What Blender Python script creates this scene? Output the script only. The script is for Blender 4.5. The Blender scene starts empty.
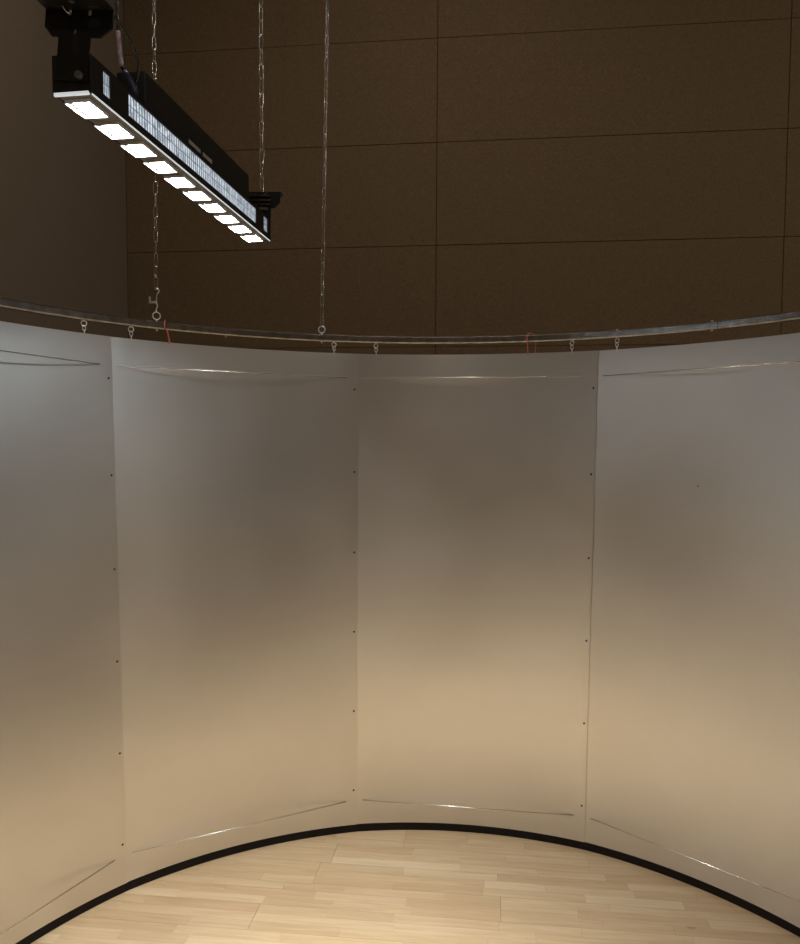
import bpy, bmesh, math, random
from mathutils import Vector, Matrix
random.seed(7)
S = bpy.context.scene
C = S.collection

# ------------------------------------------------------------------ camera
F_PX, PITCH, ROLL, CAM_Z, PPY = 768.0, 0.05887, 0.00497, 1.65006, 20.0
cd = bpy.data.cameras.new('camera'); cam = bpy.data.objects.new('camera', cd); C.objects.link(cam)
cd.sensor_fit = 'HORIZONTAL'; cd.sensor_width = 36.0; cd.lens = F_PX / 800.0 * 36.0
cd.shift_y = PPY / 800.0; cd.clip_start = 0.02; cd.clip_end = 100
fw = Vector((0, math.cos(PITCH), -math.sin(PITCH))); up0 = Vector((0, math.sin(PITCH), math.cos(PITCH))); rt0 = Vector((1, 0, 0))
cr, sr = math.cos(ROLL), math.sin(ROLL)
rt = cr * rt0 + sr * up0; up = -sr * rt0 + cr * up0
m = Matrix.Identity(4)
for i in range(3):
    m[i][0] = rt[i]; m[i][1] = up[i]; m[i][2] = -fw[i]
m[2][3] = CAM_Z
cam.matrix_world = m
S.camera = cam

# ------------------------------------------------------------------ world, exposure
w = bpy.data.worlds.new('world'); S.world = w; w.use_nodes = True
w.node_tree.nodes['Background'].inputs[0].default_value = (0.0, 0.0, 0.0, 1)
w.node_tree.nodes['Background'].inputs[1].default_value = 0.0
S.view_settings.view_transform = 'Standard'; S.view_settings.look = 'None'
S.view_settings.exposure = 0.0; S.view_settings.gamma = 1.0; S.view_settings.use_curve_mapping = False
S.cycles.use_denoising = True
S.cycles.max_bounces = 12; S.cycles.diffuse_bounces = 6; S.cycles.glossy_bounces = 6
S.cycles.sample_clamp_indirect = 6.0

LED_WATT = 1.65          # each of the ten cells
LED_COL = (0.83, 0.94, 1.0)
LED_SPREAD = math.radians(56)
SPILL_WATT = 2.3         # wide spill of each cell
LENS_EMIT = 60.0
FILL_EMIT = 50.0         # added, unseen house lights on the ceiling
FILL_COL = (1.0, 0.92, 0.80)

# ------------------------------------------------------------------ measures
CX, CY, R = 0.08486, 1.73441, 1.4887          # the curved wall's axis and radius
RR = 1.48647                                    # inner face of the rail
WZ0, WZ1 = 0.0329, 2.0329                       # panel bottom and top
RZ0, RZ1 = 2.0784, 2.1059
A_ROOM = math.atan(0.1148)
E1 = Vector((math.cos(A_ROOM), -math.sin(A_ROOM), 0)); E2 = Vector((math.sin(A_ROOM), math.cos(A_ROOM), 0))
CORNER = Vector((-1.7892, 5.0943, 0))
ROOM_U, ROOM_V, ROOM_H = 8.0, 9.0, 5.3
def pol(th_deg, r, z):
    t = math.radians(th_deg)
    return Vector((CX + r * math.sin(t), CY + r * math.cos(t), z))
def room(u, v, z): return CORNER + E1 * u - E2 * v + Vector((0, 0, z))

# ------------------------------------------------------------------ materials
def mat(name):
    mt = bpy.data.materials.new(name); mt.use_nodes = True
    nt = mt.node_tree; b = nt.nodes['Principled BSDF']
    return mt, nt, b
def N(nt, t, **kw):
    n = nt.nodes.new(t)
    for k, v in kw.items(): setattr(n, k, v)
    return n
def simple(name, col, rough=0.5, metal=0.0, emit=None, es=0.0, spec=0.5):
    mt, nt, b = mat(name)
    b.inputs['Base Color'].default_value = (*col, 1); b.inputs['Roughness'].default_value = rough
    b.inputs['Metallic'].default_value = metal; b.inputs['Specular IOR Level'].default_value = spec
    tc = N(nt, 'ShaderNodeTexCoord'); nz = N(nt, 'ShaderNodeTexNoise'); nz.inputs['Scale'].default_value = 60
    mx = N(nt, 'ShaderNodeMapRange'); mx.inputs['To Min'].default_value = rough * 0.85; mx.inputs['To Max'].default_value = min(1, rough * 1.15)
    nt.links.new(tc.outputs['Object'], nz.inputs['Vector']); nt.links.new(nz.outputs['Fac'], mx.inputs['Value']); nt.links.new(mx.outputs['Result'], b.inputs['Roughness'])
    if emit:
        b.inputs['Emission Color'].default_value = (*emit, 1); b.inputs['Emission Strength'].default_value = es
    return mt
def noisy(name, c0, c1, scale, detail, rough, metal=0.0, bump=0.0, bscale=200, rvar=0.0, stretch=(1, 1, 1), spec=0.5):
    mt, nt, b = mat(name)
    g = N(nt, 'ShaderNodeNewGeometry'); mp = N(nt, 'ShaderNodeMapping'); mp.inputs['Scale'].default_value = stretch
    nz = N(nt, 'ShaderNodeTexNoise'); nz.inputs['Scale'].default_value = scale; nz.inputs['Detail'].default_value = detail
    cr_ = N(nt, 'ShaderNodeValToRGB'); cr_.color_ramp.elements[0].position = 0.3; cr_.color_ramp.elements[1].position = 0.7
    cr_.color_ramp.elements[0].color = (*c0, 1); cr_.color_ramp.elements[1].color = (*c1, 1)
    L = nt.links.new
    L(g.outputs['Position'], mp.inputs['Vector']); L(mp.outputs['Vector'], nz.inputs['Vector']); L(nz.outputs['Fac'], cr_.inputs['Fac']); L(cr_.outputs['Color'], b.inputs['Base Color'])
    b.inputs['Metallic'].default_value = metal; b.inputs['Roughness'].default_value = rough; b.inputs['Specular IOR Level'].default_value = spec
    if rvar:
        mr = N(nt, 'ShaderNodeMapRange'); mr.inputs['To Min'].default_value = rough - rvar; mr.inputs['To Max'].default_value = rough + rvar
        L(nz.outputs['Fac'], mr.inputs['Value']); L(mr.outputs['Result'], b.inputs['Roughness'])
    if bump:
        n2 = N(nt, 'ShaderNodeTexNoise'); n2.inputs['Scale'].default_value = bscale; n2.inputs['Detail'].default_value = 3
        bp = N(nt, 'ShaderNodeBump'); bp.inputs['Strength'].default_value = bump; bp.inputs['Distance'].default_value = 0.002
        L(g.outputs['Position'], n2.inputs['Vector']); L(n2.outputs['Fac'], bp.inputs['Height']); L(bp.outputs['Normal'], b.inputs['Normal'])
    return mt
M = {}
M['sheet'] = noisy('brushed_sheet_metal', (0.73, 0.72, 0.70), (0.79, 0.78, 0.76), 2.2, 3, 0.33, 1.0, 0.0, rvar=0.035)
nt = M['sheet'].node_tree; b = nt.nodes['Principled BSDF']
tg = N(nt, 'ShaderNodeCombineXYZ'); tg.inputs['Z'].default_value = 1.0; nt.links.new(tg.outputs[0], b.inputs['Tangent'])   # brushed along the sheet's height
b.inputs['Anisotropic'].default_value = 0.55; b.inputs['Anisotropic Rotation'].default_value = 0.0
M['rail'] = noisy('galvanised_rail', (0.30, 0.29, 0.28), (0.52, 0.51, 0.49), 34, 5, 0.20, 1.0, rvar=0.05)
M['wire'] = simple('bright_wire', (0.88, 0.86, 0.84), 0.22, 1.0)
M['zinc'] = simple('zinc_plated_steel', (0.70, 0.69, 0.67), 0.20, 1.0)
M['hook'] = simple('bright_hook_steel', (0.90, 0.89, 0.87), 0.38, 1.0)
M['screw'] = simple('dark_screw', (0.02, 0.018, 0.016), 0.5, 0.4)
M['board'] = noisy('brown_fibre_board', (0.165, 0.115, 0.068), (0.265, 0.184, 0.108), 130, 5, 0.95, 0.0, 0.6, 420, spec=0.1)
M['wallpaint'] = noisy('dull_brown_paint', (0.255, 0.200, 0.148), (0.285, 0.222, 0.164), 90, 3, 0.9, 0.0, 0.2, 300, spec=0.1)
M['ceil'] = noisy('dark_ceiling', (0.05, 0.045, 0.04), (0.06, 0.05, 0.045), 40, 3, 0.9)
M['joint'] = simple('dark_joint', (0.02, 0.015, 0.01), 0.9)
M['base'] = noisy('black_base', (0.010, 0.006, 0.005), (0.014, 0.009, 0.007), 60, 3, 0.7, spec=0.2)
M['housing'] = noisy('black_powder_coat', (0.008, 0.008, 0.009), (0.012, 0.012, 0.013), 300, 2, 0.5, 0.0, 0.15, 600, spec=0.35)
M['bracket'] = noisy('black_bracket_paint', (0.007, 0.007, 0.007), (0.011, 0.011, 0.011), 200, 2, 0.6, spec=0.3)
M['rubber'] = simple('black_cable_rubber', (0.022, 0.022, 0.022), 0.25)
M['plate'] = simple('grey_underside', (0.16, 0.155, 0.15), 0.45)
M['knob'] = simple('grey_knob', (0.10, 0.10, 0.10), 0.5)
M['pale'] = simple('pale_label', (0.40, 0.40, 0.39), 0.4)
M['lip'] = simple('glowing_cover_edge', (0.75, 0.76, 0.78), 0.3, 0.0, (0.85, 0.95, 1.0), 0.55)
M['slat'] = simple('grey_slats', (0.36, 0.38, 0.42), 0.4)
M['bezel'] = simple('frosted_bezel', (0.85, 0.88, 0.9), 0.3)
M['lens'] = simple('lit_lens', (0.9, 0.9, 0.9), 0.3, 0.0, (0.93, 0.97, 1.0), LENS_EMIT)
M['red'] = simple('red_cord', (0.72, 0.18, 0.16), 0.5)
M['blue'] = simple('dark_blue_plug', (0.02, 0.03, 0.09), 0.4)
M['tag'] = noisy('pale_cable_wrap', (0.75, 0.66, 0.72), (0.35, 0.22, 0.30), 90, 3, 0.4)
# vent: stray cell light and foil glints painted as blotchy emission behind the grille
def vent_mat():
    mt, nt, b = mat('heat_sink_painted_glow'); L = nt.links.new
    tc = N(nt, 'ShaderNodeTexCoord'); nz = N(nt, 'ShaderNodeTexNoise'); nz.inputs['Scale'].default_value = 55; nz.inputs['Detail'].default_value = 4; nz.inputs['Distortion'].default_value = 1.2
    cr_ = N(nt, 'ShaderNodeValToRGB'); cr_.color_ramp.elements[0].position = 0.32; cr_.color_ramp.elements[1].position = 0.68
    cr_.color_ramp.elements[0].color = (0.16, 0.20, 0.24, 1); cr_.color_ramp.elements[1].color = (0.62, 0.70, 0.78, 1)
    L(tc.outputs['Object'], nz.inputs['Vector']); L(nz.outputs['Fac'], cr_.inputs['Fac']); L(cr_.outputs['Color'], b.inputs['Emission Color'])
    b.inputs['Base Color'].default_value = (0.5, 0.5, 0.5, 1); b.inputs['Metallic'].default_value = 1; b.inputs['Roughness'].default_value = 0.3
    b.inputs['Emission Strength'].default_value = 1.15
    return mt
M['vent'] = vent_mat()
def wood_mat(name, island):
    mt, nt, b = mat(name); L = nt.links.new
    if island:
        rnd = N(nt, 'ShaderNodeNewGeometry').outputs['Random Per Island']
    else:
        rnd = N(nt, 'ShaderNodeObjectInfo').outputs['Random']
    g = N(nt, 'ShaderNodeNewGeometry')
    rot = N(nt, 'ShaderNodeMapping'); rot.inputs['Rotation'].default_value = (0, 0, A_ROOM)
    L(g.outputs['Position'], rot.inputs['Vector'])
    mul = N(nt, 'ShaderNodeMath', operation='MULTIPLY'); mul.inputs[1].default_value = 37.0; L(rnd, mul.inputs[0])
    cmb = N(nt, 'ShaderNodeCombineXYZ'); L(mul.outputs[0], cmb.inputs['X']); L(mul.outputs[0], cmb.inputs['Z'])
    add = N(nt, 'ShaderNodeVectorMath', operation='ADD'); L(rot.outputs['Vector'], add.inputs[0]); L(cmb.outputs[0], add.inputs[1])
    mp = N(nt, 'ShaderNodeMapping'); mp.inputs['Scale'].default_value = (3.0, 38.0, 1.0); L(add.outputs[0], mp.inputs['Vector'])
    nz = N(nt, 'ShaderNodeTexNoise'); nz.inputs['Scale'].default_value = 1.4; nz.inputs['Detail'].default_value = 6; nz.inputs['Distortion'].default_value = 0.6; L(mp.outputs[0], nz.inputs['Vector'])
    base = N(nt, 'ShaderNodeValToRGB'); e = base.color_ramp.elements
    e[0].position = 0.0; e[0].color = (0.500, 0.322, 0.174, 1); e[1].position = 1.0; e[1].color = (0.630, 0.455, 0.280, 1)
    for ps, c in ((0.3, (0.530, 0.352, 0.196, 1)), (0.6, (0.550, 0.372, 0.210, 1)), (0.86, (0.570, 0.390, 0.225, 1))):
        k = e.new(ps); k.color = c
    L(rnd, base.inputs['Fac'])
    gr = N(nt, 'ShaderNodeValToRGB'); gr.color_ramp.elements[0].position = 0.3; gr.color_ramp.elements[1].position = 0.7
    gr.color_ramp.elements[0].color = (0.88, 0.85, 0.81, 1); gr.color_ramp.elements[1].color = (1.05, 1.05, 1.05, 1); L(nz.outputs['Fac'], gr.inputs['Fac'])
    mx = N(nt, 'ShaderNodeMix', data_type='RGBA', blend_type='MULTIPLY'); mx.inputs[0].default_value = 1.0
    L(base.outputs[0], mx.inputs[6]); L(gr.outputs[0], mx.inputs[7])
    # small dark knots
    vo = N(nt, 'ShaderNodeTexVoronoi'); vo.inputs['Scale'].default_value = 2.6; mk = N(nt, 'ShaderNodeMapping'); mk.inputs['Scale'].default_value = (0.6, 1.6, 1); L(rot.outputs[0], mk.inputs['Vector']); L(mk.outputs[0], vo.inputs['Vector'])
    kr = N(nt, 'ShaderNodeValToRGB'); kr.color_ramp.elements[0].position = 0.008; kr.color_ramp.elements[0].color = (0.45, 0.36, 0.28, 1); kr.color_ramp.elements[1].position = 0.035; kr.color_ramp.elements[1].color = (1, 1, 1, 1)
    L(vo.outputs['Distance'], kr.inputs['Fac'])
    m2 = N(nt, 'ShaderNodeMix', data_type='RGBA', blend_type='MULTIPLY'); m2.inputs[0].default_value = 1.0
    L(mx.outputs[2], m2.inputs[6]); L(kr.outputs[0], m2.inputs[7])
    L(m2.outputs[2], b.inputs['Base Color']); b.inputs['Roughness'].default_value = 0.42; b.inputs['Specular IOR Level'].default_value = 0.35
    return mt
M['wood'] = wood_mat('pale_beech_strip', False); M['wood_far'] = wood_mat('pale_beech_strips', True)

# ------------------------------------------------------------------ helpers
def link(name, me, parent=None, mt=None, smooth=False):
    o = bpy.data.objects.new(name, me); C.objects.link(o)
    if mt and not me.materials: me.materials.append(mt)
    if smooth:
        for p in me.polygons: p.use_smooth = True
    if parent: o.parent = parent
    return o
def bm_obj(name, bm, mt, parent=None, smooth=False):
    me = bpy.data.meshes.new(name); bmesh.ops.recalc_face_normals(bm, faces=bm.faces[:]); bm.to_mesh(me); bm.free()
    return link(name, me, parent, mt, smooth)
def tag(o, label=None, cat=None, group=None, kind=None):
    if label: o['label'] = label
    if cat: o['category'] = cat
    if group: o['group'] = group
    if kind: o['kind'] = kind
    return o
def empty(name, loc=(0, 0, 0), rz=0.0):
    o = bpy.data.objects.new(name, None); C.objects.link(o); o.location = loc; o.rotation_euler = (0, 0, rz); o.empty_display_size = 0.05
    return o
def add_box(bm, x0, x1, y0, y1, z0, z1, mtx=None, bevel=0.0):
    t = bmesh.new()
    vs = [t.verts.new((x, y, z)) for z in (z0, z1) for y in (y0, y1) for x in (x0, x1)]
    for f in ((0, 2, 3, 1), (4, 5, 7, 6), (0, 1, 5, 4), (2, 6, 7, 3), (0, 4, 6, 2), (1, 3, 7, 5)): t.faces.new([vs[i] for i in f])
    if bevel: bmesh.ops.bevel(t, geom=t.edges[:], offset=bevel, segments=2, profile=0.5, affect='EDGES')
    if mtx: bmesh.ops.transform(t, matrix=mtx, verts=t.verts[:])
    me = bpy.data.meshes.new('t'); t.to_mesh(me); t.free(); bm.from_mesh(me); bpy.data.meshes.remove(me)
def add_tube(bm, pts, r, n=8, closed=False, caps=True):
    pts = [Vector(p) for p in pts]; k = len(pts); rings = []
    rad = r if isinstance(r, (list, tuple)) else [r] * k
    prev = None
    for i in range(k):
        if closed: t = (pts[(i + 1) % k] - pts[i - 1])
        else: t = pts[min(i + 1, k - 1)] - pts[max(i - 1, 0)]
        t.normalize()
        if prev is None:
            a = Vector((0, 0, 1)) if abs(t.z) < 0.9 else Vector((1, 0, 0))
            nrm = t.cross(a).normalized()
        else:
            nrm = (prev - t * prev.dot(t)).normalized()
        prev = nrm; bn = t.cross(nrm)
        rings.append([bm.verts.new(pts[i] + (nrm * math.cos(2 * math.pi * j / n) + bn * math.sin(2 * math.pi * j / n)) * rad[i]) for j in range(n)])
    rng = range(k) if closed else range(k - 1)
    for i in rng:
        a, b2 = rings[i], rings[(i + 1) % k]
        for j in range(n): bm.faces.new((a[j], a[(j + 1) % n], b2[(j + 1) % n], b2[j]))
    if caps and not closed:
        bm.faces.new(rings[0][::-1]); bm.faces.new(rings[-1])
def tube_obj(name, pts, r, mt, parent=None, n=8, closed=False):
    bm = bmesh.new(); add_tube(bm, pts, r, n, closed); return bm_obj(name, bm, mt, parent, True)
def spline(pts, sub=8):
    P = [Vector(p) for p in pts]; out = []
    for i in range(len(P) - 1):
        p0, p1, p2, p3 = P[max(i - 1, 0)], P[i], P[i + 1], P[min(i + 2, len(P) - 1)]
        for j in range(sub):
            t = j / sub
            out.append(0.5 * ((2 * p1) + (p2 - p0) * t + (2 * p0 - 5 * p1 + 4 * p2 - p3) * t * t + (3 * p1 - p0 - 3 * p2 + p3) * t ** 3))
    out.append(P[-1]); return out
def plate_mesh(name, outline, holes, thick):
    """flat plate with holes: 2D filled curve, extruded; local x,y plane, thickness along z"""
    cu = bpy.data.curves.new(name, 'CURVE'); cu.dimensions = '2D'; cu.fill_mode = 'BOTH'; cu.extrude = thick / 2
    for pl in [outline] + holes:
        sp = cu.splines.new('POLY'); sp.points.add(len(pl) - 1); sp.use_cyclic_u = True
        for i, (x, y) in enumerate(pl): sp.points[i].co = (x, y, 0, 1)
    o = bpy.data.objects.new(name, cu); C.objects.link(o)
    dg = bpy.context.evaluated_depsgraph_get(); dg.update()
    me = bpy.data.meshes.new_from_object(o.evaluated_get(dg)); bpy.data.objects.remove(o); bpy.data.curves.remove(cu)
    me.materials.clear(); return me
def slot(cx, cy, lx, ly, n=6):
    """rounded slot outline"""
    r = min(lx, ly) / 2; hx, hy = lx / 2 - r, ly / 2 - r; out = []
    for q, (sx, sy) in enumerate(((1, 1), (-1, 1), (-1, -1), (1, -1))):
        for j in range(n + 1):
            a = math.pi / 2 * (q + j / n); out.append((cx + sx * hx + r * math.cos(a), cy + sy * hy + r * math.sin(a)))
    return out

# ------------------------------------------------------------------ room shell
def quad_box(name, u0, u1, v0, v1, z0, z1, mt):
    bm = bmesh.new(); rotm = Matrix.Translation(CORNER) @ Matrix.Rotation(-A_ROOM, 4, 'Z')
    add_box(bm, u0, u1, -v1, -v0, z0, z1, rotm)
    return bm_obj(name, bm, mt)
floor = tag(quad_box('floor', 0, ROOM_U, 0, ROOM_V, -0.12, -0.008, M['joint']), 'pale beech strip floor laid in narrow staves', None, kind='structure')
wall_back = tag(quad_box('wall_back', -0.1, ROOM_U + 0.1, -0.12, -0.014, 0, ROOM_H, M['joint']), 'tall back wall clad in brown fibre boards', None, kind='structure')
wall_left = tag(quad_box('wall_left', -0.12, 0, 0, ROOM_V, 0, ROOM_H, M['wallpaint']), 'plain dull brown wall at the left', None, kind='structure')
wall_right = tag(quad_box('wall_right', ROOM_U, ROOM_U + 0.12, 0, ROOM_V, 0, ROOM_H, M['wallpaint']), 'plain dull brown wall at the right', None, kind='structure')
wall_rear = tag(quad_box('wall_rear', -0.1, ROOM_U + 0.1, ROOM_V, ROOM_V + 0.12, 0, ROOM_H, M['wallpaint']), 'plain dull brown wall behind the viewer', None, kind='structure')
ceiling = tag(quad_box('ceiling', -0.1, ROOM_U + 0.1, -0.1, ROOM_V + 0.1, ROOM_H, ROOM_H + 0.1, M['ceil']), 'dark high ceiling', None, kind='structure')

# round house lights added out of view to brighten the dark room
M['fill'] = simple('fill_light_diffuser', (0.9, 0.9, 0.88), 0.5, 0.0, FILL_COL, FILL_EMIT)
FILL_LAB = {(2.0, 2.0): 'nearest the left corner', (5.8, 2.0): 'nearest the right corner', (2.0, 4.6): 'left of the room middle', (5.8, 4.6): 'right of the room middle', (2.0, 7.4): 'rear left', (5.8, 7.4): 'rear right'}
for (u, v), lab in FILL_LAB.items():
    h = empty('fill_light', room(u, v, ROOM_H)); tag(h, 'added round house light on the ceiling, ' + lab, 'fill light', 'house lights')
    bm = bmesh.new(); add_tube(bm, [(0, 0, -0.06), (0, 0, -0.001)], 0.20, 24); bm_obj('rim', bm, M['ceil'], h)
    bm = bmesh.new(); add_tube(bm, [(0, 0, -0.068), (0, 0, -0.061)], 0.18, 24); bm_obj('diffuser', bm, M['fill'], h)

# brown boards on the back wall
cols = [0.0, 2.02, 4.083, 6.12, ROOM_U]
rows = [0.0]; z = 2.903 - 0.625 * 4
while z < ROOM_H - 0.05:
    rows.append(z); z += 0.625
rows.append(ROOM_H)
rotm = Matrix.Translation(CORNER) @ Matrix.Rotation(-A_ROOM, 4, 'Z')
for ci in range(len(cols) - 1):
    for ri in range(len(rows) - 1):
        bm = bmesh.new(); g = 0.0022; dp = random.uniform(-0.0012, 0.0012)
        add_box(bm, cols[ci] + g, cols[ci + 1] - g, 0.0 + dp, 0.014, rows[ri] + g * 0.75, rows[ri + 1] - g * 0.75, rotm, 0.0012)
        bm_obj('fibre_board', bm, M['board'], wall_back)

# floor staves: boards three staves wide
staves = []; SW = 0.05; v = 0.0; rnd = random.Random(3)
while v < ROOM_V:
    u = -rnd.uniform(0, 2.2)
    while u < ROOM_U:
        L_ = 2.2
        for k in range(3):
            s0 = u
            while s0 < u + L_ - 1e-6:
                ln = rnd.uniform(0.22, 0.52)
                if u + L_ - (s0 + ln) < 0.15: ln = u + L_ - s0
                a, b_ = max(0, s0), min(ROOM_U, s0 + ln)
                if b_ - a > 0.01 and v + (k + 1) * SW <= ROOM_V + 1e-6:
                    ge = 0.0009 if abs(s0 - u) < 1e-6 else 0.0003
                    gl = 0.0006 if k == 0 else 0.0002
                    staves.append((a + ge, b_ - 0.0003, v + k * SW + gl, v + (k + 1) * SW - 0.0002))
                s0 += ln
        u += L_
    v += 3 * SW
def vis_key(s):
    c = room((s[0] + s[1]) / 2, (s[2] + s[3]) / 2, 0)
    d = c - Vector((0, 0, CAM_Z)); zz = d.dot(fw)
    inside = (c.x - CX) ** 2 + (c.y - CY) ** 2 < (R + 0.1) ** 2
    if zz > 0.1 and inside:
        px, py = 400 + F_PX * d.dot(rt) / zz, 472 + PPY - F_PX * d.dot(up) / zz
        if -60 < px < 860 and py < 990: return (0, zz)
    return (1, (c - Vector((0.05, 2.6, 0))).length)
staves.sort(key=vis_key)
bmu = bmesh.new(); add_box(bmu, -0.5, 0.5, -0.5, 0.5, -1, 0)
ume = bpy.data.meshes.new('stave'); bmu.to_mesh(ume); bmu.free(); ume.materials.append(M['wood'])
for s in staves[:300]:
    o = bpy.data.objects.new('stave', ume); C.objects.link(o); o.parent = floor
    o.location = room((s[0] + s[1]) / 2, (s[2] + s[3]) / 2, random.uniform(-0.0002, 0)); o.rotation_euler = (0, 0, -A_ROOM)
    o.scale = (s[1] - s[0], s[3] - s[2], 0.0078)
V, Fc = [], []
for s in staves[300:]:
    b0 = len(V)
    for zz in (-0.008, 0):
        for (a, b_) in ((s[0], s[2]), (s[1], s[2]), (s[1], s[3]), (s[0], s[3])): V.append(room(a, b_, zz))
    Fc += [(b0, b0 + 1, b0 + 2, b0 + 3), (b0 + 7, b0 + 6, b0 + 5, b0 + 4), (b0, b0 + 4, b0 + 5, b0 + 1), (b0 + 1, b0 + 5, b0 + 6, b0 + 2), (b0 + 2, b0 + 6, b0 + 7, b0 + 3), (b0 + 3, b0 + 7, b0 + 4, b0)]
me = bpy.data.meshes.new('floor_staves'); me.from_pydata([tuple(p) for p in V], [], Fc); me.update()
bmx = bmesh.new(); bmx.from_mesh(me); bmesh.ops.recalc_face_normals(bmx, faces=bmx.faces[:]); bmx.to_mesh(me); bmx.free()
tag(link('floor_staves', me, floor, M['wood_far']), kind='stuff')

# ------------------------------------------------------------------ curved metal wall
# seam angles (bottom, top): the sheets fan out a little towards the top
SEAM = [(-83.6, -85.2), (-46.8, -47.85), (-10.12, -10.06), (27.08, 27.73), (64.2, 65.4), (101.3, 103.2)]
KINK = -0.008
def seam_at(k, z):
    t = (z - WZ0) / (WZ1 - WZ0); a, b_ = SEAM[k]; return a + (b_ - a) * t
def sheet_r(u):                                    # u 0..1 across a sheet
    q = 2 * u - 1
    return R + KINK * ((1 - q * q) - 2 / 3) + 0.0022 - 0.0044 * u
def sheet_point(k, u, z, off=0.0):
    a = seam_at(k, z) - 1.15; b_ = seam_at(k + 1, z)
    return pol(a + (b_ - a) * u, sheet_r(u) + off, z)
SHEET_LABEL = ['curved brushed metal sheet at the far left edge, cool grey sheen at top',
               'curved brushed metal sheet second from the left, below the lit bar lamp',
               'curved brushed metal sheet in the middle with bright wire across its top',
               'curved brushed metal sheet at the right with small hole in its upper middle',
               'curved brushed metal sheet beyond the right edge, last of the wall']
SCREW_Z = [1.886, 1.544, 1.207, 0.870, 0.529, 0.1845]
bms = bmesh.new(); bmesh.ops.create_uvsphere(bms, u_segments=8, v_segments=5, radius=0.0042)
bmesh.ops.scale(bms, vec=(1, 0.5, 1), verts=bms.verts[:])
screw_me = bpy.data.meshes.new('screw'); bms.to_mesh(screw_me); bms.free(); screw_me.materials.append(M['screw'])
for p_ in screw_me.polygons: p_.use_smooth = True
sheets = []
for k in range(5):
    NU, NZ, TH = 48, 12, 0.0015
    V, Fc = [], []
    for side in (0, 1):
        for j in range(NZ + 1):
            z = WZ0 + (WZ1 - WZ0) * j / NZ
            for i in range(NU + 1): V.append(sheet_point(k, i / NU, z, side * TH))
    W_ = NU + 1; off = W_ * (NZ + 1)
    for j in range(NZ):
        for i in range(NU):
            a = j * W_ + i
            Fc.append((a, a + 1, a + W_ + 1, a + W_)); Fc.append((off + a, off + a + W_, off + a + W_ + 1, off + a + 1))
    for i in range(NU):
        Fc.append((i, off + i, off + i + 1, i + 1)); t = NZ * W_ + i; Fc.append((t, t + 1, off + t + 1, off + t))
    for j in range(NZ):
        a = j * W_; Fc.append((a, a + W_, off + a + W_, off + a)); a += NU; Fc.append((a, off + a, off + a + W_, a + W_))
    root = empty('metal_wall_panel', pol(sum(seam_at(q, 0) for q in (k, k + 1)) / 2, R, WZ0))
    tag(root, SHEET_LABEL[k], 'wall panel', 'curved metal wall sheets')
    inv = Matrix.Translation(-root.location)
    me = bpy.data.meshes.new('sheet'); me.from_pydata([tuple(inv @ p) for p in V], [], Fc); me.update()
    b2 = bmesh.new(); b2.from_mesh(me); bmesh.ops.recalc_face_normals(b2, faces=b2.faces[:])
    b2.edges.ensure_lookup_table(); b2.to_mesh(me); b2.free()
    sh = link('sheet', me, root, M['sheet'], True)
    for e in me.edges: pass
    for poly in me.polygons:                      # rims stay sharp
        if poly.index >= 2 * NU * NZ: poly.use_smooth = False
    md = sh.modifiers.new('split', 'EDGE_SPLIT'); md.split_angle = math.radians(40)
    # bowstring wires
    for z in (1.933, 0.1375):
        sa = seam_at(k, z) + 0.85; sb = seam_at(k + 1, z) - 1.80
        def u_of(th): a = seam_at(k, z) - 1.15; return (th - a) / (seam_at(k + 1, z) - a)
        A = sheet_point(k, u_of(sa), z, 0.0002) - root.location; B = sheet_point(k, u_of(sb), z, 0.0002) - root.location
        tube_obj('tension_wire', [A, A.lerp(B, 0.5), B], 0.0019, M['wire'], root, 8)
    if k < 4:
        for z in SCREW_Z:
            th = seam_at(k + 1, z) - 0.57; a = seam_at(k, z) - 1.15; u = (th - a) / (seam_at(k + 1, z) - a)
            o = bpy.data.objects.new('screw', screw_me); C.objects.link(o); o.parent = root
            o.location = sheet_point(k, u, z, -0.0008) - root.location; o.rotation_euler = (0, 0, -math.radians(th))
    if k == 3:
        o = bpy.data.objects.new('screw', screw_me); C.objects.link(o); o.parent = root
        th = 42.87; z = 1.511; a = seam_at(k, z) - 1.15; u = (th - a) / (seam_at(k + 1, z) - a)
        o.location = sheet_point(k, u, z, -0.0005) - root.location; o.rotation_euler = (0, 0, -math.radians(th)); o.scale = (0.7, 0.7, 0.7)
    sheets.append(root)

def arc_bar(name, a0, a1, r0, r1, z0, z1, n, mt, parent=None, bevel=0.0):
    bm = bmesh.new(); rings = []
    if bevel:
        c = bevel; sec = [(r0 + c * 2, z0), (r1 - c, z0), (r1, z0 + c), (r1, z1 - c), (r1 - c, z1), (r0 + c, z1), (r0, z1 - c), (r0, z0 + c * 2)]
    else: sec = [(r0, z0), (r1, z0), (r1, z1), (r0, z1)]
    for i in range(n + 1):
        a = a0 + (a1 - a0) * i / n
        rings.append([bm.verts.new(pol(a, r, z)) for r, z in sec])
    q = len(sec)
    for i in range(n):
        for j in range(q): bm.faces.new((rings[i][j], rings[i][(j + 1) % q], rings[i + 1][(j + 1) % q], rings[i + 1][j]))
    bm.faces.new(rings[0]); bm.faces.new(rings[-1][::-1])
    o = bm_obj(name, bm, mt, parent, True); md = o.modifiers.new('split', 'EDGE_SPLIT'); md.split_angle = math.radians(30)
    return o

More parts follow.
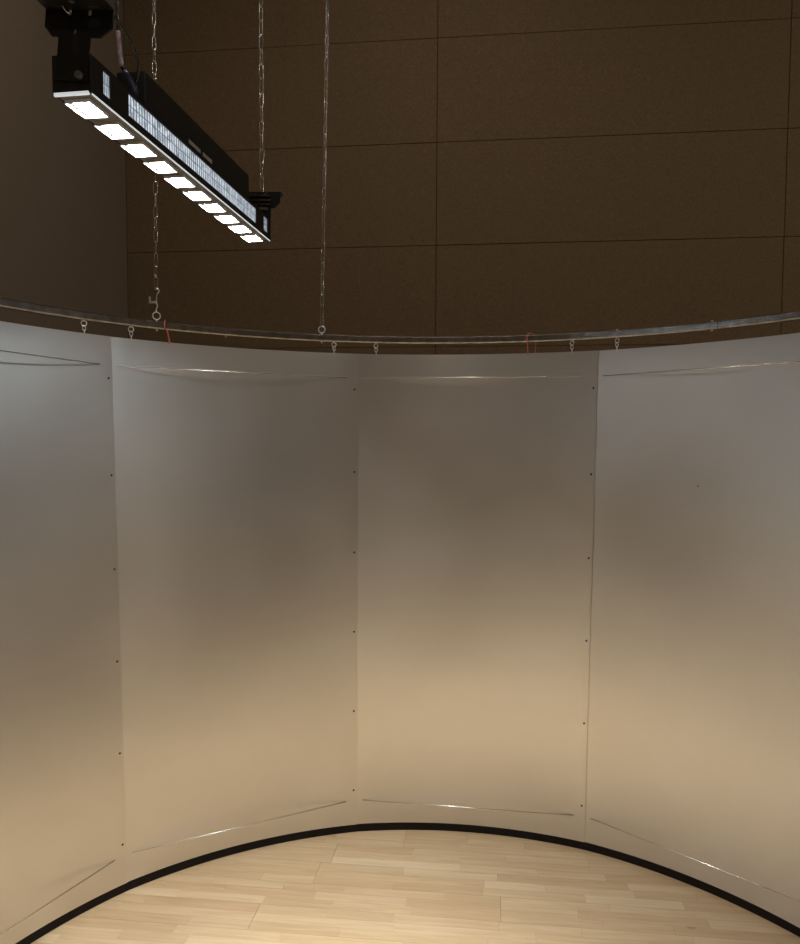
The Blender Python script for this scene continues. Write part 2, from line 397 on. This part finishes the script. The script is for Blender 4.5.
# black base under the sheets: same flattened arcs as the sheets
bm = bmesh.new(); rings = []
for k in range(5):
    a = seam_at(k, WZ0); b_ = seam_at(k + 1, WZ0)
    for i in range(17):
        if k and i == 0: continue
        u = i / 16; q = 2 * u - 1; r = R + KINK * ((1 - q * q) - 2 / 3)
        rings.append([bm.verts.new(pol(a + (b_ - a) * u, r + dr, z)) for dr, z in ((0.0, 0.0), (0.022, 0.0), (0.022, WZ0 + 0.001), (0.006, WZ0 + 0.001), (0.006, WZ0 - 0.0015), (0.0, WZ0 - 0.0015))])
for i in range(len(rings) - 1):
    for j in range(6): bm.faces.new((rings[i][j], rings[i][(j + 1) % 6], rings[i + 1][(j + 1) % 6], rings[i + 1][j]))
bm.faces.new(rings[0]); bm.faces.new(rings[-1][::-1])
tag(bm_obj('base_track', bm, M['base']), 'thin black curved base track under the metal sheets on the floor', 'base track')

# ------------------------------------------------------------------ curved rail above the sheets
RM = RR + 0.0135
rail = empty('hanging_rail', pol(0, RM, RZ0)); tag(rail, 'curved galvanised square-tube rail hanging above the metal sheets', 'rail')
def rl(o):
    o.parent = rail; o.matrix_parent_inverse = Matrix.Translation(-rail.location); return o
for a0, a1 in ((-92, -70.0), (-69.94, 44.96), (45.02, 108)):
    rl(arc_bar('rail_segment', a0, a1, RR, RR + 0.027, RZ0, RZ1, max(6, int((a1 - a0) / 1.6)), M['rail'], None, 0.0025))
def bolt(th, top=True, bottom=True):
    for on, za, zb in ((bottom, RZ0 - 0.006, RZ0 + 0.001), (top, RZ1 - 0.001, RZ1 + 0.006)):
        if on:
            bm = bmesh.new(); add_tube(bm, [pol(th, RM, za), pol(th, RM, zb)], 0.0042, 6); rl(bm_obj('bolt', bm, M['hook']))
bolt(44.03); bolt(-30.72, top=False); bolt(30.38, bottom=False)
EYES = (-41.1, -15.8)
def eye_bolt(th):
    bm = bmesh.new(); c = pol(th, RM, RZ1 + 0.0215); t = math.radians(th + 20)
    ax = Vector((math.cos(t), -math.sin(t), 0)); pts = [c + (ax * math.cos(a) + Vector((0, 0, 1)) * math.sin(a)) * 0.0135 for a in [2 * math.pi * i / 20 for i in range(20)]]
    add_tube(bm, pts, 0.0024, 8, closed=True)
    add_tube(bm, [pol(th, RM, RZ0 - 0.007), pol(th, RM, RZ1 + 0.009)], 0.0026, 8)
    add_tube(bm, [pol(th, RM, RZ0 - 0.006), pol(th, RM, RZ0 + 0.0005)], 0.0048, 6)
    rl(bm_obj('eye_bolt', bm, M['hook'], None, True))
    return c
eye_c = [eye_bolt(th) for th in EYES]

# hooks from which each sheet corner hangs
HOOKS = [(-51.5, -51.76, 'left end of the rail, outer hook of the left pair'), (-44.84, -45.07, 'left of the red cord, inner hook of the left pair'),
         (-13.87, -13.94, 'just right of the middle chain, first of the middle pair'), (-7.19, -7.22, 'second of the middle pair, above the bright wire end'),
         (23.65, 23.77, 'right of the second red cord, first of the right pair'), (30.42, 30.57, 'second of the right pair, nearest the rail joint')]
for th, tw, lab in HOOKS:
    h = empty('sheet_hook', pol(th, RM, RZ0)); tag(h, 'small steel hook and links, ' + lab, 'hook', 'hooks holding the metal sheets')
    inv = -h.location
    top_ = pol(th, RM, RZ0 - 0.0105); t = math.radians(th + 25); ax = Vector((math.cos(t), -math.sin(t), 0))
    bm = bmesh.new(); add_tube(bm, [top_ + inv + (ax * math.cos(a) + Vector((0, 0, 1)) * math.sin(a)) * 0.0090 for a in [2 * math.pi * i / 14 for i in range(14)]], 0.0021, 6, closed=True)
    add_tube(bm, [pol(th, RM, RZ0 - 0.002) + inv, pol(th, RM, RZ0 + 0.004) + inv], 0.003, 6)
    bm_obj('ring', bm, M['hook'], h, True)
    end = pol(tw, R - 0.003, WZ1 - 0.008); s0 = top_ + Vector((0, 0, -0.0075))
    for j, (f0, f1) in enumerate(((-0.04, 0.53), (0.47, 1.0))):
        a, b_ = s0.lerp(end, f0), s0.lerp(end, f1); d = (b_ - a); l = d.length; d.normalize()
        sd = d.cross(Vector((0, 0, 1))).normalized()
        if j: sd = sd.cross(d)
        pts = []
        for i in range(12):
            q = 2 * math.pi * i / 12; pts.append((a + b_) / 2 + inv + d * math.cos(q) * l / 2 + sd * math.sin(q) * 0.0050)
        tube_obj('link', pts, 0.0019, M['hook'], h, 6, True)

# red cords tied around the rail
for tt, tb, tk, lab in ((-40.2, -39.45, -39.3, 'red cord tied round the rail beside the left chain'), (16.8, 16.95, 18.0, 'red cord looped round the rail above the bright wire sheet')):
    ins, out = RR - 0.004, RR + 0.031
    pts = spline([pol(tb, R - 0.0035, WZ1 - 0.006), pol(tb, R - 0.004, WZ1 + 0.006), pol((tt + tb) / 2, ins, RZ0 - 0.006), pol(tt, ins, RZ0 + 0.006), pol(tt, ins, RZ1 - 0.002), pol(tt + 0.2, ins + 0.008, RZ1 + 0.007), pol((tt + tk) / 2, out - 0.008, RZ1 + 0.008), pol(tk, out, RZ1 - 0.004), pol(tk, out, RZ0), pol(tk, R + 0.006, WZ1 - 0.006)], 5)
    c = tube_obj('red_cord', pts, 0.0021, M['red'], None, 6); tag(c, lab, 'cord', 'red cords on the rail')

# ------------------------------------------------------------------ chains
PITCH_L = 0.0466
def link_mesh():
    bm = bmesh.new(); hl, hw, r = PITCH_L / 2 + 0.0002, 0.0066, 0.0021; pts = []
    for i in range(5): a = math.pi * i / 4; pts.append(Vector((hw * math.cos(a), 0, hl - hw + hw * math.sin(a))))
    for i in range(5): a = math.pi + math.pi * i / 4; pts.append(Vector((hw * math.cos(a), 0, -hl + hw + hw * math.sin(a))))
    add_tube(bm, pts, r, 5, closed=True)
    me = bpy.data.meshes.new('link'); bmesh.ops.recalc_face_normals(bm, faces=bm.faces[:]); bm.to_mesh(me); bm.free(); me.materials.append(M['zinc'])
    for p_ in me.polygons: p_.use_smooth = True
    return me
LINK = link_mesh()
def chain(bottom, through, label, phase=35):
    """straight chain from its lowest point towards a second point, up to the ceiling"""
    bottom = Vector(bottom); d = (Vector(through) - bottom); d *= (ROOM_H - bottom.z) / d.z; n = int(d.length / (PITCH_L - 0.0040)); d.normalize()
    root = empty('steel_chain', bottom); tag(root, label, 'chain', 'long-link steel chains')
    q0 = Vector((0, 0, 1)).rotation_difference(d).to_matrix().to_4x4(); st = (ROOM_H - bottom.z) / d.z / n
    for i in range(n):
        o = bpy.data.objects.new('link', LINK); C.objects.link(o); o.parent = root
        a = math.radians(phase + (90 if i % 2 else 0) + random.uniform(-14, 14))
        o.matrix_local = Matrix.Translation(d * (st * (i + 0.5))) @ q0 @ Matrix.Rotation(a, 4, 'Z')
    return root
def at_depth(px, py, y):
    d = rt * ((px - 400) / F_PX) - up * ((py - 472 - PPY) / F_PX) + fw
    return Vector((0, 0, CAM_Z)) + d * (y / d.y)
e0, e1 = eye_c
b0 = e0 + Vector((0, 0, 0.098)); t0 = at_depth(154, 4.75, e0.y)
c1 = chain(b0, t0, 'steel chain at the left, ending in an open hook above the rail')
# open hook between the left chain and its eye bolt
hx = Vector((1, 0, 0)); hz = Vector((0, 0, 1)); o0 = e0 - b0
pts = spline([o0 + hz * 0.011 + hx * -0.002, o0 + hz * 0.024, o0 + hz * 0.036 + hx * 0.004, o0 + hz * 0.047 + hx * 0.001, o0 + hz * 0.066 + hx * 0.001, o0 + hz * 0.080 + hx * 0.004, o0 + hz * 0.090 + hx * 0.011, o0 + hz * 0.098 + hx * 0.006, o0 + hz * 0.102], 6)
hk = tube_obj('hook', pts, 0.0026, M['hook'], c1, 8)
bm = bmesh.new()
add_box(bm, o0.x - 0.027, o0.x + 0.001, o0.y - 0.004, o0.y + 0.002, o0.z + 0.045, o0.z + 0.0535, None, 0.0015)
add_box(bm, o0.x - 0.027, o0.x - 0.020, o0.y - 0.004, o0.y + 0.002, o0.z + 0.050, o0.z + 0.070, None, 0.0015)
bm_obj('hook_arm', bm, M['hook'], c1, False)
b3 = e1 + Vector((0, 0, 0.0115)); t3 = at_depth(327.5, 0, e1.y)
chain(b3, t3, 'steel chain in the middle, ending at a ring on the rail', 50)

# ------------------------------------------------------------------ LED bar lamp
YAW = -0.1539
O = Vector((-0.6037, 1.4279, 2.2834))
lamp = empty('led_bar_lamp', O, YAW)
tag(lamp, 'black bar lamp with ten glowing white cells hanging at upper left', 'lamp')
LEN = 1.008; X0, X1 = -0.029, 0.0450; BH = 0.068
# housing: open channel with a vented right side
bm = bmesh.new()
add_box(bm, X0, X0 + 0.003, 0.004, LEN - 0.004, 0.0, BH)                     # left side
add_box(bm, X0, X1, 0.004, LEN - 0.004, BH - 0.003, BH)                      # top
add_box(bm, X1 - 0.003, X1, 0.004, LEN - 0.004, 0.0, 0.0165)                 # side: below the vents
add_box(bm, X1 - 0.003, X1, 0.004, LEN - 0.004, 0.0590, BH)                  # side: above the vents
vents = [(0.043, 0.068), (0.136, 0.880), (0.945, 0.984)]
edges_ = [0.004] + [q for v_ in vents for q in v_] + [LEN - 0.004]
for i in range(0, len(edges_), 2): add_box(bm, X1 - 0.003, X1, edges_[i], edges_[i + 1], 0.0165, 0.0590)
bm_obj('housing', bm, M['housing'], lamp)
bm = bmesh.new(); add_box(bm, X0 + 0.003, X1 - 0.003, 0.004, LEN - 0.004, 0.0015, 0.004); bm_obj('underside_plate', bm, M['plate'], lamp)
for (a, b_) in vents:
    g = empty('grille'); g.parent = lamp
    bm = bmesh.new(); pitch = 0.0115 if b_ - a > 0.1 else 0.0068; n = max(4, round((b_ - a) / pitch))
    for i in range(1, n):
        c = a + (b_ - a) * i / n
        add_box(bm, X1 - 0.0022, X1 - 0.0014, c - 0.0009, c + 0.0009, 0.0160, 0.0595)
    add_box(bm, X1 - 0.0022, X1 - 0.0014, a - 0.001, b_ + 0.001, 0.0374, 0.0386)
    bm_obj('slats', bm, M['slat'], g)
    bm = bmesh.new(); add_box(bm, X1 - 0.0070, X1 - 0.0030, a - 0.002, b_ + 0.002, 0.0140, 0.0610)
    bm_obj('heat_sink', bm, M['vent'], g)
# edge lips, self-lit to stand for cell light in the cover edge
bm = bmesh.new(); add_box(bm, X1 - 0.0012, X1 + 0.0006, 0.004, LEN - 0.004, -0.0022, 0.0006); bm_obj('edge_lip', bm, M['lip'], lamp)
bm = bmesh.new(); add_box(bm, X0 + 0.002, X1 - 0.004, -0.0022, 0.003, -0.0030, 0.0030, None, 0.0008); bm_obj('edge_lip', bm, M['lip'], lamp)
# end caps
for s0, s1 in ((-0.001, 0.004), (LEN - 0.004, LEN + 0.001)):
    bm = bmesh.new(); add_box(bm, X0 - 0.001, X1 + 0.001, s0, s1, 0.0005, BH + 0.001, None, 0.001); bm_obj('end_cap', bm, M['housing'], lamp)
# driver box on top
db = bmesh.new(); add_box(db, -0.022, 0.0405, 0.213, 0.832, BH, 0.139, None, 0.002); dbo = bm_obj('driver_box', db, M['housing'], lamp)
for a, b_ in ((0.425, 0.492), (0.507, 0.562)):
    bm = bmesh.new(); add_box(bm, 0.0400, 0.0412, a, b_, 0.0735, 0.0835, None, 0.0004); bm_obj('side_window', bm, M['pale'], dbo)
# cells
cell_me = None
for i in range(10):
    sc_ = 0.058 + 0.1 * i
    cell = empty('lamp_cell', (0.0025, sc_, 0)); cell.parent = lamp
    if cell_me is None:
        bm = bmesh.new(); ox, oy, ix, iy = 0.0250, 0.0335, 0.0240, 0.0325; zb, zt = -0.0050, 0.003
        o4 = [(-ox, -oy), (ox, -oy), (ox, oy), (-ox, oy)]; i4 = [(-ix, -iy), (ix, -iy), (ix, iy), (-ix, iy)]
        vo_ = [[bm.verts.new((x, y, z)) for x, y in o4] for z in (zt, zb)]; vi_ = [[bm.verts.new((x, y, z)) for x, y in i4] for z in (zt, zb)]
        for j in range(4):
            k = (j + 1) % 4
            bm.faces.new((vo_[0][j], vo_[0][k], vo_[1][k], vo_[1][j])); bm.faces.new((vi_[0][k], vi_[0][j], vi_[1][j], vi_[1][k])); bm.faces.new((vo_[1][j], vo_[1][k], vi_[1][k], vi_[1][j])); bm.faces.new((vo_[0][k], vo_[0][j], vi_[0][j], vi_[0][k]))
        bz = bpy.data.meshes.new('bezel'); bmesh.ops.recalc_face_normals(bm, faces=bm.faces[:]); bm.to_mesh(bz); bm.free(); bz.materials.append(M['bezel'])
        bm = bmesh.new(); n = 6      # pillow lens
        gv = [[bm.verts.new((-0.0165 + 0.037 * a / n, -0.0270 + 0.054 * b_ / n, 0.0005 - 0.0030 * (1 - (2 * a / n - 1) ** 4) * (1 - (2 * b_ / n - 1) ** 4))) for a in range(n + 1)] for b_ in range(n + 1)]
        for b_ in range(n):
            for a in range(n): bm.faces.new((gv[b_][a], gv[b_ + 1][a], gv[b_ + 1][a + 1], gv[b_][a + 1]))
        bmesh.ops.solidify(bm, geom=bm.faces[:], thickness=0.001)
        ln_ = bpy.data.meshes.new('lens'); bm.to_mesh(ln_); bm.free(); ln_.materials.append(M['lens'])
        for p_ in ln_.polygons: p_.use_smooth = True
        cell_me = (bz, ln_)
    for nm, me in zip(('bezel', 'lens'), cell_me):
        o = bpy.data.objects.new(nm, me); C.objects.link(o); o.parent = cell
    for watt, spread, zl in ((LED_WATT, LED_SPREAD, -0.0035), (SPILL_WATT, math.radians(131), -0.0040)):   # beam and spill
        ld = bpy.data.lights.new('cell_light', 'AREA'); ld.shape = 'RECTANGLE'; ld.size = 0.037; ld.size_y = 0.054
        ld.energy = watt; ld.color = LED_COL; ld.spread = spread
        lo = bpy.data.objects.new('cell_light', ld); C.objects.link(lo); lo.parent = cell; lo.location = (0.002, 0, zl)
        lo.rotation_euler = (math.radians(-6), math.radians(-13), 0) if watt == LED_WATT else (0, math.radians(9), 0)   # beam and spill aimed apart by hand to balance floor and wall light
# brackets
bxm = 0.0145
out = [(-0.031, -0.050), (0.031, -0.050), (0.031, 0.026), (0.051, 0.026), (0.0715, 0.043), (0.0715, 0.0745), (-0.0595, 0.0745), (-0.0595, 0.043), (-0.044, 0.026), (-0.031, 0.026)]
holes = [slot(-0.0125, 0.0690, 0.0072, 0.012), slot(0.0265, 0.0690, 0.0072, 0.012), slot(0.0, 0.036, 0.0045, 0.009)]
vert_me = plate_mesh('bracket_plate', out, holes, 0.003)
flo = [(-0.0595, 0), (0.0715, 0), (0.0715, 0.030), (0.056, 0.048), (-0.044, 0.048), (-0.0595, 0.030)]
flh = [slot(-0.027, 0.010, 0.026, 0.0062), slot(0.037, 0.010, 0.026, 0.0062), slot(0.005, 0.024, 0.012, 0.012)]
flh_flip = [[(x, -y) for x, y in h] for h in flh]; flo_flip = [(x, -y) for x, y in flo]
flan_near = plate_mesh('bracket_flange', flo_flip, flh_flip, 0.003)
for me in (vert_me, flan_near): me.materials.append(M['bracket'])
for s0, sgn, tilt in ((-0.003, -1, math.radians(-6.0)), (LEN + 0.003, 1, math.radians(-2.5))):
    br = empty('bracket', (bxm, s0, 0.0705 if sgn < 0 else 0.0755)); br.parent = lamp; br.rotation_euler = (0, -tilt if sgn < 0 else tilt, 0 if sgn < 0 else math.pi)
    p_ = bpy.data.objects.new('bracket_plate', vert_me); C.objects.link(p_); p_.parent = br; p_.rotation_euler = (math.pi / 2, 0, 0)
    f_ = bpy.data.objects.new('bracket_flange', flan_near); C.objects.link(f_); f_.parent = br; f_.location = (0, 0, 0.0745)
    bm = bmesh.new(); add_tube(bm, [(0.0165, -0.001, -0.041), (0.0165, -0.009, -0.041)], 0.0066, 14)
    bm_obj('clamp_knob', bm, M['knob'], br)
    # clamp jaws with bolts under the flange
    if sgn > 0:
        bm = bmesh.new()
        for zz in (0.062, 0.048, 0.036): add_tube(bm, [(-0.030, 0.006, zz), (0.040, 0.006, zz)], 0.0035, 8)
        bm_obj('clamp_bolt', bm, M['rubber'], br, True)
        bm = bmesh.new(); add_box(bm, -0.022, 0.012, 0.0, 0.007, 0.018, 0.027, None, 0.002); bm_obj('clamp_pad', bm, M['knob'], br)
def lampw(x, s, z): return O + Matrix.Rotation(YAW, 3, 'Z') @ Vector((x, s, z))
# chains that carry the lamp
bf = lampw(bxm, LEN + 0.012, 0.154); t2 = at_depth(261.0, 0, bf.y)
chain(bf, t2, 'steel chain holding up the far end of the bar lamp', 45)
bn = lampw(bxm - 0.006, -0.026, 0.151)
chain(bn, bn + Vector((0.0, 0, 1)), 'steel chain above the near end of the bar lamp', 20)
# pale safety wire curling through the near bracket
tube_obj('safety_wire', spline([(bxm - 0.022, -0.040, 0.235), (bxm - 0.020, -0.030, 0.185), (bxm - 0.016, -0.016, 0.153), (bxm - 0.010, -0.004, 0.140), (bxm - 0.008, 0.004, 0.145)], 8), 0.0016, M['zinc'], lamp, 8)
# cables: power lead with a pale wrap, data lead looping down
pin = [(0.0225, 0.188, 0.088), (0.0190, 0.180, 0.1138), (0.0128, 0.170, 0.1292), (0.0117, 0.165, 0.158), (0.0118, 0.160, 0.1884), (0.0121, 0.160, 0.2038), (0.0108, 0.160, 0.2521), (0.010, 0.160, 0.50), (0.01, 0.16, 1.2), (0.01, 0.16, ROOM_H - O.z)]
cab = tube_obj('power_cable', spline(pin, 6), 0.0034, M['rubber'], lamp, 8)
tube_obj('wrap', spline([(0.0132, 0.171, 0.1275), (0.0117, 0.165, 0.158), (0.0118, 0.160, 0.192)], 6), 0.0046, M['tag'], cab, 10)
bm = bmesh.new(); add_tube(bm, [(0.028, 0.196, BH), (0.0255, 0.193, 0.086), (0.0225, 0.188, 0.100), (0.0175, 0.178, 0.1165), (0.0150, 0.174, 0.1230)], [0.0100, 0.0100, 0.0085, 0.0068, 0.0050], 12); bm_obj('plug', bm, M['blue'], cab, True)
din = [(0.0265, 0.2000, 0.076), (0.0271, 0.195, 0.1004), (0.0354, 0.190, 0.1134), (0.0440, 0.180, 0.1239), (0.0536, 0.160, 0.1332), (0.0582, 0.120, 0.1474), (0.0556, 0.080, 0.164), (0.0448, 0.050, 0.1829), (0.030, 0.030, 0.210), (0.022, 0.020, 0.26), (0.020, 0.02, 0.40), (0.02, 0.02, 0.9), (0.02, 0.03, ROOM_H - O.z)]
cab2 = tube_obj('data_cable', spline(din, 8), 0.0031, M['rubber'], lamp, 8)
bm = bmesh.new(); add_tube(bm, [(0.0275, 0.204, BH), (0.0265, 0.200, 0.084), (0.0270, 0.196, 0.1000)], [0.0075, 0.0070, 0.0045], 10); bm_obj('plug', bm, M['knob'], cab2, True)
